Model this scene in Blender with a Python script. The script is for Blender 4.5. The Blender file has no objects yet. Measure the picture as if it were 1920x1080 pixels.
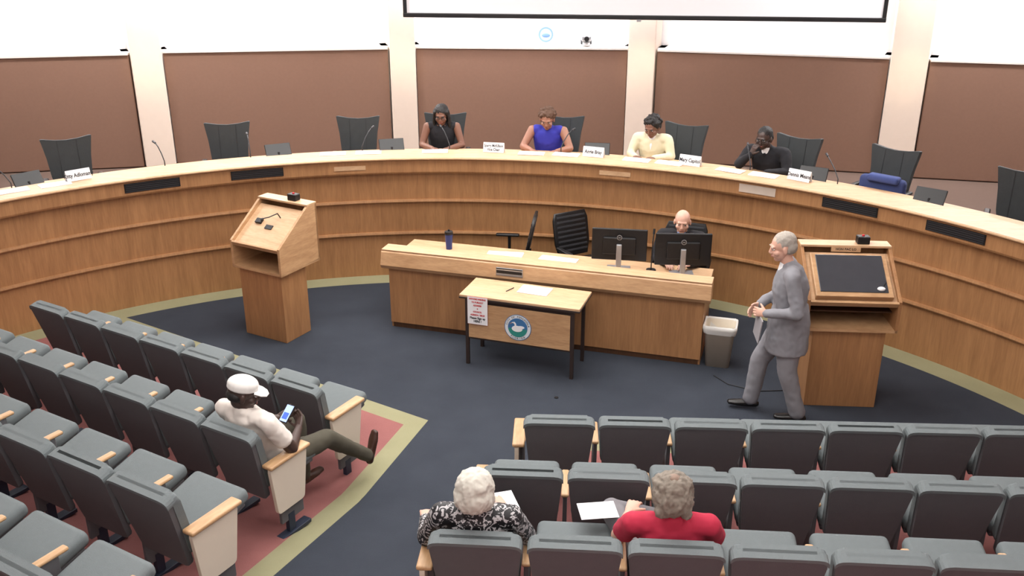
import bpy, bmesh, math, random
from mathutils import Vector, Matrix, Euler, noise
random.seed(4)
V=Vector
sc=bpy.context.scene
COL=sc.collection
sc.view_settings.view_transform='Standard'
sc.view_settings.exposure=.12
# ------------------------------------------------------------------ materials
def lin(c):
    o=[]
    for x in c:
        x=x/255.
        o.append(x/12.92 if x<=.04045 else ((x+.055)/1.055)**2.4)
    return (*o,1.)
def _base(name):
    m=bpy.data.materials.new(name);m.use_nodes=True
    nt=m.node_tree;b=nt.nodes['Principled BSDF']
    return m,nt,b
def mat(name,c,rough=.6,metal=0.,var=.08,scale=12.,bump=0.,emit=0.):
    m,nt,b=_base(name);N=nt.nodes;L=nt.links
    tc=N.new('ShaderNodeTexCoord');no=N.new('ShaderNodeTexNoise');no.inputs['Scale'].default_value=scale;no.inputs['Detail'].default_value=4
    L.new(tc.outputs['Object'],no.inputs['Vector'])
    mx=N.new('ShaderNodeMix');mx.data_type='RGBA'
    c=lin(c)
    mx.inputs[6].default_value=(*[x*(1-var) for x in c[:3]],1);mx.inputs[7].default_value=(*[min(1,x*(1+var)) for x in c[:3]],1)
    L.new(no.outputs['Fac'],mx.inputs[0]);L.new(mx.outputs[2],b.inputs['Base Color'])
    b.inputs['Roughness'].default_value=rough;b.inputs['Metallic'].default_value=metal
    if bump:
        n2=N.new('ShaderNodeTexNoise');n2.inputs['Scale'].default_value=scale*12;L.new(tc.outputs['Object'],n2.inputs['Vector'])
        bp=N.new('ShaderNodeBump');bp.inputs['Strength'].default_value=bump;bp.inputs['Distance'].default_value=.01
        L.new(n2.outputs['Fac'],bp.inputs['Height']);L.new(bp.outputs[0],b.inputs['Normal'])
    if emit:
        b.inputs['Emission Color'].default_value=c;b.inputs['Emission Strength'].default_value=emit
    return m
def wood(name,c1,c2,sc3=(14,14,1.2),rough=.42):
    m,nt,b=_base(name);N=nt.nodes;L=nt.links
    tc=N.new('ShaderNodeTexCoord');mp=N.new('ShaderNodeMapping');mp.inputs['Scale'].default_value=sc3
    L.new(tc.outputs['Object'],mp.inputs['Vector'])
    n1=N.new('ShaderNodeTexNoise');n1.inputs['Scale'].default_value=1.;n1.inputs['Detail'].default_value=6;n1.inputs['Distortion'].default_value=.6
    n2=N.new('ShaderNodeTexNoise');n2.inputs['Scale'].default_value=5.;n2.inputs['Detail'].default_value=3
    L.new(mp.outputs[0],n1.inputs['Vector']);L.new(mp.outputs[0],n2.inputs['Vector'])
    ad=N.new('ShaderNodeMath');ad.operation='MULTIPLY_ADD';ad.inputs[1].default_value=.6
    L.new(n1.outputs['Fac'],ad.inputs[0])
    m2=N.new('ShaderNodeMath');m2.operation='MULTIPLY';m2.inputs[1].default_value=.4;L.new(n2.outputs['Fac'],m2.inputs[0]);L.new(m2.outputs[0],ad.inputs[2])
    cr=N.new('ShaderNodeValToRGB');cr.color_ramp.elements[0].position=.36;cr.color_ramp.elements[1].position=.64
    cr.color_ramp.elements[0].color=lin(c1);cr.color_ramp.elements[1].color=lin(c2)
    L.new(ad.outputs[0],cr.inputs[0]);L.new(cr.outputs[0],b.inputs['Base Color'])
    b.inputs['Roughness'].default_value=rough
    return m
m_woodV=wood('oak_vertical',(152,109,72),(175,129,87))
m_woodH=wood('oak_rail',(174,134,96),(200,160,119),(3,3,18))
m_woodT=wood('oak_top',(190,153,117),(210,175,138),(3,16,16),.4)
m_woodD=wood('oak_dark_inside',(70,46,30),(88,60,40))
m_cap=wood('oak_armcap',(180,142,102),(204,166,126),(20,3,20))
m_fab=mat('panel_fabric_brown',(126,95,79),.95,var=.06,scale=30,bump=.3)
m_white=mat('wall_white_paint',(238,236,236),.8,var=.02)
m_cream=mat('column_cream_paint',(212,195,181),.75,var=.03)
m_seatL=mat('seat_fabric_grey_teal',(110,118,120),.85,var=.06,scale=30,bump=.3)
m_seatD=mat('seat_back_charcoal',(94,93,96),.8,var=.06,scale=20,bump=.2)
m_navymetal=mat('metal_navy',(36,44,62),.5)
m_panelcream=mat('seat_end_cream',(222,210,192),.6,var=.03)
m_black=mat('plastic_black',(18,18,20),.45)
m_dgrey=mat('plastic_dark_grey',(45,46,50),.5)
m_leather=mat('leather_dark',(50,54,56),.72,var=.12,bump=.15)
m_seam=mat('leather_seam',(28,30,32),.7)
m_silver=mat('metal_silver',(170,172,176),.35,.6)
m_paper=mat('paper_white',(238,238,240),.8,var=.02)
m_scr=mat('screen_glass',(58,60,66),.15)
m_bin=mat('bin_beige',(208,196,176),.6)
m_bag=mat('bin_liner',(215,213,208),.4)
m_ink=mat('ink_black',(25,25,30),.8)
m_red=mat('ink_red',(200,40,50),.8)
m_tframe=mat('metal_brown',(52,40,36),.5)
m_blue=mat('tumbler_blue',(38,58,120),.35)
m_scrwhite=mat('projection_fabric',(235,234,238),.9,var=.01)
m_trim=mat('panel_edge_trim',(215,207,200),.6)
m_eyew=mat('eye_white',(225,222,218),.3);m_iris=mat('eye_dark',(30,22,18),.2)
# ------------------------------------------------------------------ mesh builder
class M:
    def __init__(s):
        s.v=[];s.f=[];s.mi=[];s.sm=[];s.mats=[];s.mx=Matrix()
    def slot(s,m):
        if m not in s.mats:s.mats.append(m)
        return s.mats.index(m)
    def add(s,vs,fs,m,smooth=False,mx=None):
        o=len(s.v);T=s.mx@mx if mx is not None else s.mx
        s.v+=[tuple(T@V(p)) for p in vs];i=s.slot(m)
        for f in fs:s.f.append([o+k for k in f]);s.mi.append(i);s.sm.append(smooth)
    def addbm(s,bm,m,smooth=False,mx=None):
        bm.verts.index_update()
        s.add([v.co.copy() for v in bm.verts],[[v.index for v in f.verts] for f in bm.faces],m,smooth,mx);bm.free()
    def box(s,c,size,m,bev=0.,rot=None,seg=2):
        bm=bmesh.new();bmesh.ops.create_cube(bm,size=1.);bmesh.ops.scale(bm,vec=size,verts=bm.verts)
        if bev:bmesh.ops.bevel(bm,geom=bm.edges[:],offset=min(bev,min(size)*.49),segments=seg,affect='EDGES',profile=.5)
        mx=Matrix.Translation(c)
        if rot is not None:mx=mx@Euler(rot).to_matrix().to_4x4()
        s.addbm(bm,m,bool(bev) and seg>2,mx)
    def prism(s,poly,depth,m,mx,bev=0.,smooth=False,seg=2):
        bm=bmesh.new();n=len(poly)
        a=[bm.verts.new((x,y,-depth/2)) for x,y in poly];b=[bm.verts.new((x,y,depth/2)) for x,y in poly]
        f1=bm.faces.new(a[::-1]);f2=bm.faces.new(b)
        for i in range(n):bm.faces.new((a[i],a[(i+1)%n],b[(i+1)%n],b[i]))
        if bev:
            ed=list(set(f1.edges)|set(f2.edges));bmesh.ops.bevel(bm,geom=ed,offset=bev,segments=seg,affect='EDGES',profile=.5)
        bmesh.ops.recalc_face_normals(bm,faces=bm.faces)
        s.addbm(bm,m,smooth,mx)
    def cyl(s,p1,p2,r1,r2,m,n=18,smooth=True):
        p1=V(p1);p2=V(p2);ax=(p2-p1).normalized();a=ax.orthogonal().normalized();b=ax.cross(a)
        vs=[];fs=[]
        for p,r in((p1,r1),(p2,r2)):
            for i in range(n):
                t=2*math.pi*i/n;vs.append(p+a*math.cos(t)*r+b*math.sin(t)*r)
        fs=[(i,(i+1)%n,n+(i+1)%n,n+i) for i in range(n)]
        s.add(vs,fs,m,smooth);s.add(vs[:n],[list(range(n))[::-1]],m);s.add(vs[n:],[list(range(n))],m)
    def tube(s,pts,r,m,n=8):
        for a,b in zip(pts[:-1],pts[1:]):s.cyl(a,b,r,r,m,n)
    def ell(s,c,r,m,rot=None,n=16,mx=None):
        bm=bmesh.new();bmesh.ops.create_uvsphere(bm,u_segments=n,v_segments=max(6,n*2//3),radius=1.)
        T=Matrix.Translation(c)
        if rot is not None:T=T@Euler(rot).to_matrix().to_4x4()
        T=T@Matrix.Diagonal((*r,1))
        if mx is not None:T=mx@T
        s.addbm(bm,m,True,T)
    def text(s,t,size,m,mx,sx=1.,align='CENTER',bold=0.):
        cu=bpy.data.curves.new('t','FONT');cu.body=t;cu.size=size;cu.align_x=align;cu.align_y='CENTER';cu.extrude=.0008;cu.offset=bold;cu.resolution_u=3
        ob=bpy.data.objects.new('t',cu);COL.objects.link(ob)
        dg=bpy.context.evaluated_depsgraph_get();me=bpy.data.meshes.new_from_object(ob.evaluated_get(dg))
        s.add([v.co.copy() for v in me.vertices],[list(p.vertices) for p in me.polygons],m,False,mx@Matrix.Diagonal((sx,1,1,1)))
        bpy.data.objects.remove(ob);bpy.data.curves.remove(cu);bpy.data.meshes.remove(me)
    def mesh(s,name):
        me=bpy.data.meshes.new(name);me.from_pydata(s.v,[],s.f)
        for m in s.mats:me.materials.append(m)
        me.polygons.foreach_set('material_index',s.mi);me.polygons.foreach_set('use_smooth',s.sm);me.update()
        return me
    def build(s,name,loc=(0,0,0),rz=0.,scale=(1,1,1)):
        return inst(name,s.mesh(name),loc,rz,scale)
def inst(name,me,loc=(0,0,0),rz=0.,scale=(1,1,1)):
    ob=bpy.data.objects.new(name,me);COL.objects.link(ob);ob.location=loc;ob.rotation_euler=(0,0,rz);ob.scale=scale
    return ob
RX90=Matrix.Rotation(math.pi/2,4,'X')
def TR(x,y,z):return Matrix.Translation((x,y,z))
# ------------------------------------------------------------------ room frame
DC=V((-.80,4.60))           # centre of the dais circle
def dp(r,deg,z=0.):
    a=math.radians(deg);return V((DC.x+r*math.cos(a),DC.y+r*math.sin(a),z))
def face_in(deg):return math.radians(deg+90)   # rz so local +Y points to the centre
TL=V((-.741,7.347));TRt=V((.279,7.043))
nLf=V((-.539,-.842));nLs=V((-.946,.324));nRf=V((-.061,-.998));nRs=V((.958,-.286))
def fh(x,y):
    dL=(x+4.424)*-.503+(y-8.039)*-.864;dR=(x-.068)*-.055+(y-5.893)*-.998
    return .17*max(0.,dL,dR)
def floor_mat():
    m,nt,b=_base('carpet_zones');N=nt.nodes;L=nt.links
    g=N.new('ShaderNodeNewGeometry')
    def ma(op,a,bv=None):
        n=N.new('ShaderNodeMath');n.operation=op
        for i,q in enumerate((a,bv)):
            if q is None:continue
            if isinstance(q,(int,float)):n.inputs[i].default_value=q
            else:L.new(q,n.inputs[i])
        return n.outputs[0]
    sep=N.new('ShaderNodeSeparateXYZ');L.new(g.outputs['Position'],sep.inputs[0]);X,Y=sep.outputs[0],sep.outputs[1]
    def d(pt,n):return ma('ADD',ma('MULTIPLY',ma('SUBTRACT',X,pt.x),n.x),ma('MULTIPLY',ma('SUBTRACT',Y,pt.y),n.y))
    mL=ma('MINIMUM',d(TL,nLf),d(TL,nLs));mR=ma('MINIMUM',d(TRt,nRf),d(TRt,nRs));mm=ma('MAXIMUM',mL,mR)
    r=ma('SQRT',ma('ADD',ma('POWER',ma('ABSOLUTE',ma('SUBTRACT',X,DC.x)),2.),ma('POWER',ma('ABSOLUTE',ma('SUBTRACT',Y,DC.y)),2.)))
    ring=ma('GREATER_THAN',r,6.08)
    ring=ma('MULTIPLY',ring,ma('GREATER_THAN',Y,4.6))
    ol=ma('MAXIMUM',ma('GREATER_THAN',mm,0.),ring);rd=ma('MULTIPLY',ma('GREATER_THAN',mm,.175),ma('SUBTRACT',1.,ring))
    no=N.new('ShaderNodeTexNoise');no.inputs['Scale'].default_value=3.;no.inputs['Detail'].default_value=8;L.new(g.outputs['Position'],no.inputs['Vector'])
    n2=N.new('ShaderNodeTexNoise');n2.inputs['Scale'].default_value=160.;L.new(g.outputs['Position'],n2.inputs['Vector'])
    def mixc(f,a,bb):
        n=N.new('ShaderNodeMix');n.data_type='RGBA';L.new(f,n.inputs[0])
        for i,q in((6,a),(7,bb)):
            if isinstance(q,tuple):n.inputs[i].default_value=q
            else:L.new(q,n.inputs[i])
        return n.outputs[2]
    navy=mixc(no.outputs['Fac'],lin((48,53,62)),lin((62,67,76)))
    oli=mixc(no.outputs['Fac'],lin((138,136,104)),lin((156,153,122)))
    red=mixc(no.outputs['Fac'],lin((134,86,85)),lin((160,106,102)))
    c=mixc(rd,mixc(ol,navy,oli),red)
    L.new(c,b.inputs['Base Color']);b.inputs['Roughness'].default_value=.95;b.inputs['Specular IOR Level'].default_value=.2
    bp=N.new('ShaderNodeBump');bp.inputs['Strength'].default_value=.4;bp.inputs['Distance'].default_value=.01
    L.new(n2.outputs['Fac'],bp.inputs['Height']);L.new(bp.outputs[0],b.inputs['Normal'])
    return m
XW=9.2;YB=-2.5;ZC=5.6
# floor
def make_floor():
    vs=[];fs=[];nx,ny=184,168
    for j in range(ny+1):
        for i in range(nx+1):
            x=-XW+2*XW*i/nx;y=YB+16.8*j/ny;vs.append((x,y,fh(x,y)))
    for j in range(ny):
        for i in range(nx):
            a=j*(nx+1)+i;fs.append((a,a+1,a+nx+2,a+nx+1))
    q=M();q.add(vs,fs,floor_mat(),True);q.build('floor')
make_floor()
# stage wall poly-line (panel faces)
WP=[(-8.4,12.93),(-5.351,13.49),(-4.938,13.69),(-1.802,14.07),(-1.403,14.18),(1.671,14.01),(2.081,13.86),(5.131,13.13),(5.592,12.90),(8.7,12.2)]
WP=[V(p) for p in WP]
def wallseg(q,a,b,z0,z1,off,th,m,bev=0.):
    # slab between a and b; 'off' moves it backwards (away from the room centre)
    d=(b-a);L=d.length;d.normalize();n=V((-d.y,d.x))
    c=(a+b)/2+n*(off+th/2)
    q.box((c.x,c.y,(z0+z1)/2),(L,th,z1-z0),m,bev,rot=(0,0,math.atan2(d.y,d.x)))
q=M()
ext=[V((-XW-.2,12.75))]+WP+[V((XW+.2,12.0))]
for a,b in zip(ext[:-1],ext[1:]):
    d=(b-a).normalized();wallseg(q,a-d*.08,b+d*.08,0,2.32,.10,.4,m_white)
    wallseg(q,a-d*.1,b+d*.1,2.32,ZC,.38,.2,m_white)
q.build('wall_stage')
q=M()
q.box((-XW-.1,5.,ZC/2),(.2,15.6,ZC),m_white);q.build('wall_left')
q=M();q.box((XW+.1,4.8,ZC/2),(.2,15.2,ZC),m_white);q.build('wall_right')
q=M();q.box((0,YB-.1,ZC/2),(2*XW,.2,ZC),m_white);q.build('wall_rear')
q=M();q.box((0,6.,ZC+.1),(2*XW+.6,17.8,.2),m_white);q.build('ceiling')
for k in range(0,10,2):
    a,b=WP[k],WP[k+1];q=M();d=(b-a).normalized()
    wallseg(q,a,b,.69,2.28,-.02,.10,m_fab,.012)
    wallseg(q,a,b,2.281,2.31,-.035,.14,m_trim,.004)
    q.build('acoustic_wall_panel')
for k in range(1,9,2):
    a,b=WP[k],WP[k+1];q=M();d=(b-a).normalized()
    wallseg(q,a+d*.02,b-d*.02,.69,ZC-.01,-.06,.42,m_cream,.01)
    q.build('wall_pilaster')
# ------------------------------------------------------------------ dais
def revolve(q,prof,t0,t1,n,m,smooth=False):
    k=len(prof);vs=[];fs=[]
    for i in range(n+1):
        t=t0+(t1-t0)*i/n
        for r,z in prof:vs.append(dp(r,t,z))
    for i in range(n):
        for j in range(k):
            a=i*k+j;b=i*k+(j+1)%k;fs.append((a,b,b+k,a+k))
    fs.append(list(range(k))[::-1]);fs.append([n*k+j for j in range(k)])
    q.add(vs,fs,m,smooth)
q=M();T0,T1,NS=0,165,110
revolve(q,[(6.345,-.02),(6.33,.53),(6.5,.53),(6.5,-.02)],T0,T1,NS,m_woodV)
revolve(q,[(6.325,.56),(6.305,.94),(6.5,.94),(6.5,.56)],T0,T1,NS,m_woodV)
revolve(q,[(6.30,.97),(6.285,1.31),(6.5,1.31),(6.5,.97)],T0,T1,NS,m_woodV)
for r,z in((6.31,.53),(6.285,.94)):
    revolve(q,[(r-.012,z),(r-.018,z+.012),(r-.012,z+.035),(r+.1,z+.04),(r+.1,z-.005)],T0,T1,NS,m_woodV)
revolve(q,[(6.22,1.31),(6.21,1.33),(6.21,1.475),(6.22,1.48),(6.5,1.48),(6.5,1.31)],T0,T1,NS,m_woodV)
revolve(q,[(6.19,1.475),(6.17,1.487),(6.17,1.497),(6.185,1.507),(6.58,1.507),(6.58,1.475)],T0,T1,NS,m_woodT)
revolve(q,[(6.5,1.39),(6.5,1.42),(6.98,1.42),(6.98,1.39)],T0,T1,NS,m_woodT)
revolve(q,[(6.5,.66),(6.5,1.48),(6.54,1.48),(6.54,.66)],T0,T1,NS,m_woodV)
q.build('council_dais')
# raised platform
room=[V((-XW,YB)),V((-XW,12.7)),*[p+V((0,.1)) for p in WP],V((XW,12.0)),V((XW,YB))]
def ray_out(deg):
    d=V((math.cos(math.radians(deg)),math.sin(math.radians(deg))));best=99
    for a,b in zip(room[:-1],room[1:]):
        e=b-a;den=d.x*e.y-d.y*e.x
        if abs(den)<1e-9:continue
        w=a-DC;t=(w.x*e.y-w.y*e.x)/den;u=(w.x*d.y-w.y*d.x)/den
        if t>0 and -.001<=u<=1.001:best=min(best,t)
    return best
q=M();vs=[];fs=[]
for i in range(111):
    t=165*i/110;o=ray_out(t)
    vs+=[dp(6.5,t,.68),dp(o,t,.68)]
for i in range(110):fs.append((2*i,2*i+1,2*i+3,2*i+2))
q.add(vs,fs,mat('platform_carpet',(80,62,53),.95));q.build('floor_platform')
# vents on fascia
def curved_plate(name,deg,w,z0,z1,m,rr=6.21,frame=None):
    q=M();dd=math.degrees(w/2/rr)
    revolve(q,[(rr-.008,z0),(rr-.008,z1),(rr+.01,z1),(rr+.01,z0)],deg-dd,deg+dd,6,m)
    if frame:
        for k in range(5):
            z=z0+(z1-z0)*(k+.5)/5
            revolve(q,[(rr-.013,z-.004),(rr-.013,z+.004),(rr-.005,z+.004),(rr-.005,z-.004)],deg-dd*.96,deg+dd*.96,6,frame)
    q.build(name)
for t in(120,109.6,47.4,37.5):curved_plate('dais_speaker_grille',t,.58,1.355,1.455,m_black,frame=m_dgrey)
for t in(100,71.5):curved_plate('dais_nameplate_strip',t,.36,1.37,1.42,m_woodT)
curved_plate('dais_power_plate',56.6,.4,1.36,1.45,mat('plate_bright',(220,205,190),.25,.3))
# ------------------------------------------------------------------ executive chair
def exec_chair_mesh(h=1.07,mb=m_leather):
    q=M()
    # back outline with flared ears and slightly dipped top
    pol=[(-.17,0),(.17,0),(.215,.2),(.235,.42),(.265,.6),(.272,.635),(.255,.64),(.12,.615),(0,.607),(-.12,.615),(-.255,.64),(-.272,.635),(-.265,.6),(-.235,.42),(-.215,.2)]
    B=TR(0,-.2,h-.62)@Matrix.Rotation(math.radians(8),4,'X')@RX90
    q.prism(pol,.07,mb,B,.008,False,2)
    for sx in(-1,1):
        q.prism([(sx*.10,.1),(sx*.104,.1),(sx*.104,.6),(sx*.10,.6)],.076,m_seam,B)
    q.box((0,.04,.45),(.5,.5,.11),mb,.04,seg=4)
    for sx in(-1,1):
        q.box((sx*.29,.02,.66),(.06,.3,.035),m_black,.015,seg=3)
        q.tube([(sx*.29,.12,.65),(sx*.3,.1,.5),(sx*.2,.05,.42)],.016,m_black)
        q.tube([(sx*.29,-.1,.65),(sx*.3,-.06,.5),(sx*.2,-.0,.42)],.016,m_black)
    q.cyl((0,0,.1),(0,0,.42),.03,.03,m_black)
    for k in range(5):
        a=k*2*math.pi/5+.3;e=(.28*math.cos(a),.28*math.sin(a))
        q.cyl((0,0,.11),(e[0],e[1],.07),.024,.016,m_black,8);q.cyl((e[0]-.012,e[1],.03),(e[0]+.012,e[1],.03),.03,.03,m_black,12)
    return q.mesh('executive_chair')
cm=exec_chair_mesh()
for deg,r,rot in((125.4,7.2,-6),(111.6,7.15,-10),(99.2,7.1,-8),(90.4,7.22,0),(79.0,7.2,-4),(67.2,7.18,-8),(56.6,7.15,-6),(48.4,7.25,-4),(37.2,7.35,25)):
    p=dp(r,deg,.68);inst('executive_chair',cm,p,face_in(deg)+math.radians(rot))
# cushion / jacket on chair
q=M();q.box((0,0,.17),(.5,.12,.34),mat('cloth_blue',(54,66,112),.9,var=.2,scale=9),.05,seg=4);q.box((-.02,.04,.33),(.34,.13,.08),mat('cloth_blue2',(60,74,126),.9),.03,seg=3)
p=dp(7.12,47.8,.68+.505);q.build('blue_cushion',p,face_in(47))
# name cards
def card(txts,deg,r=6.47,w=.25,h=.115,rot=0,mm=m_paper):
    q=M();a=math.radians(18)
    for s in(-1,1):
        q.box((0,s*.02,h/2),(w,.003,h),m_paper,rot=(-s*-a*.9,0,0))
    B=TR(0,-.0215-.001,h/2)@Matrix.Rotation(-a*.9,4,'X')@RX90
    if len(txts)==1:q.text(txts[0],.058,m_ink,B,sx=.8,bold=.0012)
    else:
        q.text(txts[0],.046,m_ink,B@TR(0,.022,0),sx=.72,bold=.0009);q.text(txts[1],.044,m_ink,B@TR(0,-.024,0),sx=.8,bold=.0009)
    q.build('name_card',dp(r,deg,1.508),math.radians(deg-90+rot))
for t,d in((['Kitty Adlomamy'],126.2),(['Sparry McKillson','Vice Chair'],84.8),(['Angie Bray'],74.3),(['Mary Capitol'],64.3),(['Dennis Means'],53.4)):
    card(t,d,rot=(6 if d>100 else -6))
# microphones, tablets, papers on dais
def goose(deg,r=6.66,lean=.16,side=0.1):
    q=M();q.cyl((0,0,0),(0,0,.025),.045,.04,m_black)
    pts=[(0,0,.02),(0,0,.12),(side*.3,-.04,.2),(side*.7,-lean*.6,.27),(side,-lean,.3)]
    q.tube(pts,.006,m_dgrey);q.cyl(pts[-1],(side*1.25,-lean*1.5,.305),.011,.013,m_dgrey)
    q.build('gooseneck_microphone',dp(r,deg,1.421),math.radians(deg-90+180))
for d,s_ in((131.6,.12),(109.8,0),(98.6,-.12),(89.6,.1),(78.,-.1),(58.8,.1),(50.4,.2),(118,.05)):goose(d,side=s_)
def tablet(deg,r=6.74):
    q=M();q.box((0,0,.09),(.3,.02,.2),m_black,.006,rot=(math.radians(-35),0,0));q.box((0,.012,.095),(.27,.004,.17),m_scr,rot=(math.radians(-35),0,0))
    q.box((0,-.03,.01),(.16,.12,.02),m_dgrey,.005);q.cyl((0,-.03,.01),(0,-.02,.09),.012,.012,m_dgrey)
    q.build('desk_monitor',dp(r,deg,1.421),math.radians(deg-90+8))
for d in(107.,95.6,74.4,53.0,42.4,130.0):tablet(d)
def paper(name,loc,rz,w=.22,l=.28,n=3):
    q=M()
    for k in range(n):q.box((random.uniform(-.006,.006),random.uniform(-.006,.006),.001+.002*k),(w,l,.0018),m_paper,rot=(0,0,random.uniform(-.05,.05)))
    q.build(name,loc,rz)
for d,r in((132,6.45),(128.4,6.42),(98,6.47),(91,6.47),(80.8,6.45),(77.2,6.47),(69.8,6.46),(66.4,6.46),(60.2,6.45),(56.8,6.45),(101.6,6.48)):
    paper('document_stack',dp(r,d,1.508),math.radians(d-90+random.uniform(-6,6)),.3,.16)
# ------------------------------------------------------------------ clerk desk
dang=math.radians(-16.6);Lk=3.29
SXM=Matrix(((0,0,1,0),(1,0,0,0),(0,1,0,0),(0,0,0,1)))
q=M()
# front panel, ends, worksurface (local x along the front, y towards the dais)
q.box((Lk/2,.012,.40),(Lk,.024,.68),m_woodV);q.box((Lk/2,.03,.035),(Lk-.04,.03,.07),m_woodD)
for x in(.0125,Lk-.0125,Lk/2):q.box((x,.36,.37),(.025,.68,.74),m_woodV)
q.box((Lk/2,.38,.735),(Lk+.02,.74,.03),m_woodT,.004)
q.prism([(-.05,.69),(-.075,.73),(-.04,.865),(-.02,.88),(.14,.885),(.14,.69)],Lk+.12,m_woodH,TR(Lk/2,0,0)@SXM)
q.box((Lk/2,.06,.887),(Lk+.12,.18,.012),m_woodT,.004)
q.build('clerk_desk',(-1.30,9.36,0),dang)
DO=V((-1.30,9.36));uD=V((math.cos(dang),math.sin(dang)));wD=V((-uD.y,uD.x))
def dk(a,b,z=0.):p=DO+uD*a+wD*b;return V((p.x,p.y,z))
def monitor(a,b,rot):
    q=M();W_,H_=.56,.335
    q.box((0,0,.27),(W_,.03,H_),m_black,.008);q.box((0,.016,.27),(W_-.03,.004,H_-.03),m_scr)
    q.box((0,-.02,.26),(W_*.6,.03,H_*.55),m_black,.012)
    q.box((0,-.045,.15),(.055,.03,.27),m_silver,.008);q.box((0,-.01,.008),(.24,.19,.014),m_silver,.005)
    q.cyl((0,-.034,.355),(0,-.038,.355),.027,.027,m_silver,20);q.cyl((0,-.037,.355),(0,-.04,.355),.02,.02,m_black,20);q.box((0,-.041,.355),(.024,.003,.008),m_silver)
    q.build('computer_monitor',dk(a,b,.751),dang+rot)
monitor(2.36,.46,math.radians(8));monitor(3.0,.5,math.radians(14))
q=M();q.cyl((0,0,0),(0,0,.17),.033,.043,m_blue,24);q.cyl((0,0,.17),(0,0,.2),.046,.044,m_black,24);q.cyl((.0,.02,.2),(.0,.02,.215),.01,.01,m_black,8);q.build('travel_tumbler',(-.685,9.75,.751))
paper('document_stack',(-.08,9.55,.751),dang+.1,.38,.2);paper('document_stack',(.48,9.38,.751),dang-.05,.4,.2)
paper('document_stack',dk(2.1,.4,.751),dang,.22,.2);paper('document_stack',dk(2.75,.28,.751),dang,.3,.2)
q=M();q.cyl((0,0,0),(0,0,.02),.05,.05,m_black);q.tube([(0,0,.02),(0,0,.2),(.0,.03,.32),(0,.06,.38)],.006,m_black);q.cyl((0,.06,.38),(0,.08,.43),.012,.012,m_black)
q.build('gooseneck_microphone',dk(2.69,.5,.751),dang)
q=M();q.box((0,0,.0),(.28,.012,.085),m_silver,.004);q.box((0,-.007,0),(.27,.004,.03),m_black);q.box((0,-.007,.034),(.27,.004,.01),m_black);q.build('desk_outlet_plate',dk(1.35,-.07,.80),dang)
# mesh task chairs
def task_chair(loc,rz):
    q=M()
    pol=[(-.19,0),(.19,0),(.23,.15),(.23,.42),(.2,.5),(-.2,.5),(-.23,.42),(-.23,.15)]
    B=TR(0,-.2,.52)@Matrix.Rotation(math.radians(12),4,'X')@RX90
    q.prism(pol,.035,m_black,B,.012,True,3)
    for k in range(8):q.prism([(-.19,.05+k*.055),(.19,.05+k*.055),(.19,.075+k*.055),(-.19,.075+k*.055)],.045,m_dgrey,B,.004)
    q.box((0,.04,.46),(.48,.46,.08),m_black,.03,seg=4);q.tube([(0,-.1,.44),(0,-.24,.46),(0,-.24,.62)],.02,m_black)
    for sx in(-1,1):
        q.box((sx*.28,.04,.68),(.06,.27,.03),m_black,.012,seg=3);q.tube([(sx*.28,.02,.67),(sx*.29,.02,.48),(sx*.15,.02,.42)],.018,m_black)
    q.cyl((0,0,.1),(0,0,.43),.028,.028,m_black)
    for k in range(5):
        a=k*2*math.pi/5+.3;e=(.27*math.cos(a),.27*math.sin(a))
        q.cyl((0,0,.11),(e[0],e[1],.07),.024,.016,m_black,8);q.cyl((e[0]-.012,e[1],.03),(e[0]+.012,e[1],.03),.03,.03,m_black,12)
    q.build('task_chair',loc,rz)
task_chair((-.04,10.15,0),math.radians(84));task_chair((.80,10.02,0),math.radians(-150))
# ------------------------------------------------------------------ sign-up table
m_sealblue=mat('seal_blue',(60,110,160),.5);m_sealteal=mat('seal_teal',(50,140,130),.5);m_sealring=mat('seal_ring',(225,230,235),.5);m_ora=mat('bird_orange',(220,140,60),.5)
q=M();tw,td=1.2,.47
q.box((0,0,.73),(tw,td,.025),m_woodT,.004);q.box((0,0,.712),(tw+.006,td+.006,.018),m_tframe,.003)
for x in(-.53,.53):
    for y in(-td/2+.03,td/2-.03):q.box((x,y,.355),(.032,.032,.71),m_tframe)
q.box((0,-td/2+.03,.48),(1.06,.02,.4),m_tframe);q.box((0,-td/2+.017,.48),(1.02,.01,.36),m_woodH)
for y in(-td/2+.03,td/2-.03):q.box((0,y,.68),(1.06,.02,.03),m_tframe)
# city seal: ring with lettering and a white bird on water
cy=-td/2+.010
def disc(x,z,r,m,dy,sx=1,sz=1):
    q.prism([(math.cos(2*math.pi*k/40)*r*sx,math.sin(2*math.pi*k/40)*r*sz) for k in range(40)],.002,m,TR(x,cy-dy,z)@RX90)
sx0,sz0=-.005,.47
disc(sx0,sz0,.135,m_sealblue,.002);disc(sx0,sz0,.129,m_sealring,.004);disc(sx0,sz0,.098,m_sealblue,.006)
q.prism([(math.cos(math.pi+math.pi*k/20)*.094,math.sin(math.pi+math.pi*k/20)*.094*.9-.01) for k in range(21)],.002,m_sealteal,TR(sx0,cy-.008,sz0)@RX90)
disc(sx0-.005,sz0-.01,.045,m_paper,.010,1.2,.7);disc(sx0+.035,sz0+.01,.028,m_paper,.011,1.2,.5)
q.prism([(-.045,-.01),(-.03,.0),(-.03,.035),(-.045,.05),(-.06,.045),(-.055,.055),(-.03,.06),(-.015,.04),(-.01,.0)],.002,m_paper,TR(sx0,cy-.011,sz0)@RX90)
q.prism([(-.06,.045),(-.085,.03),(-.055,.055)],.002,m_ora,TR(sx0,cy-.012,sz0)@RX90)
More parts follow.
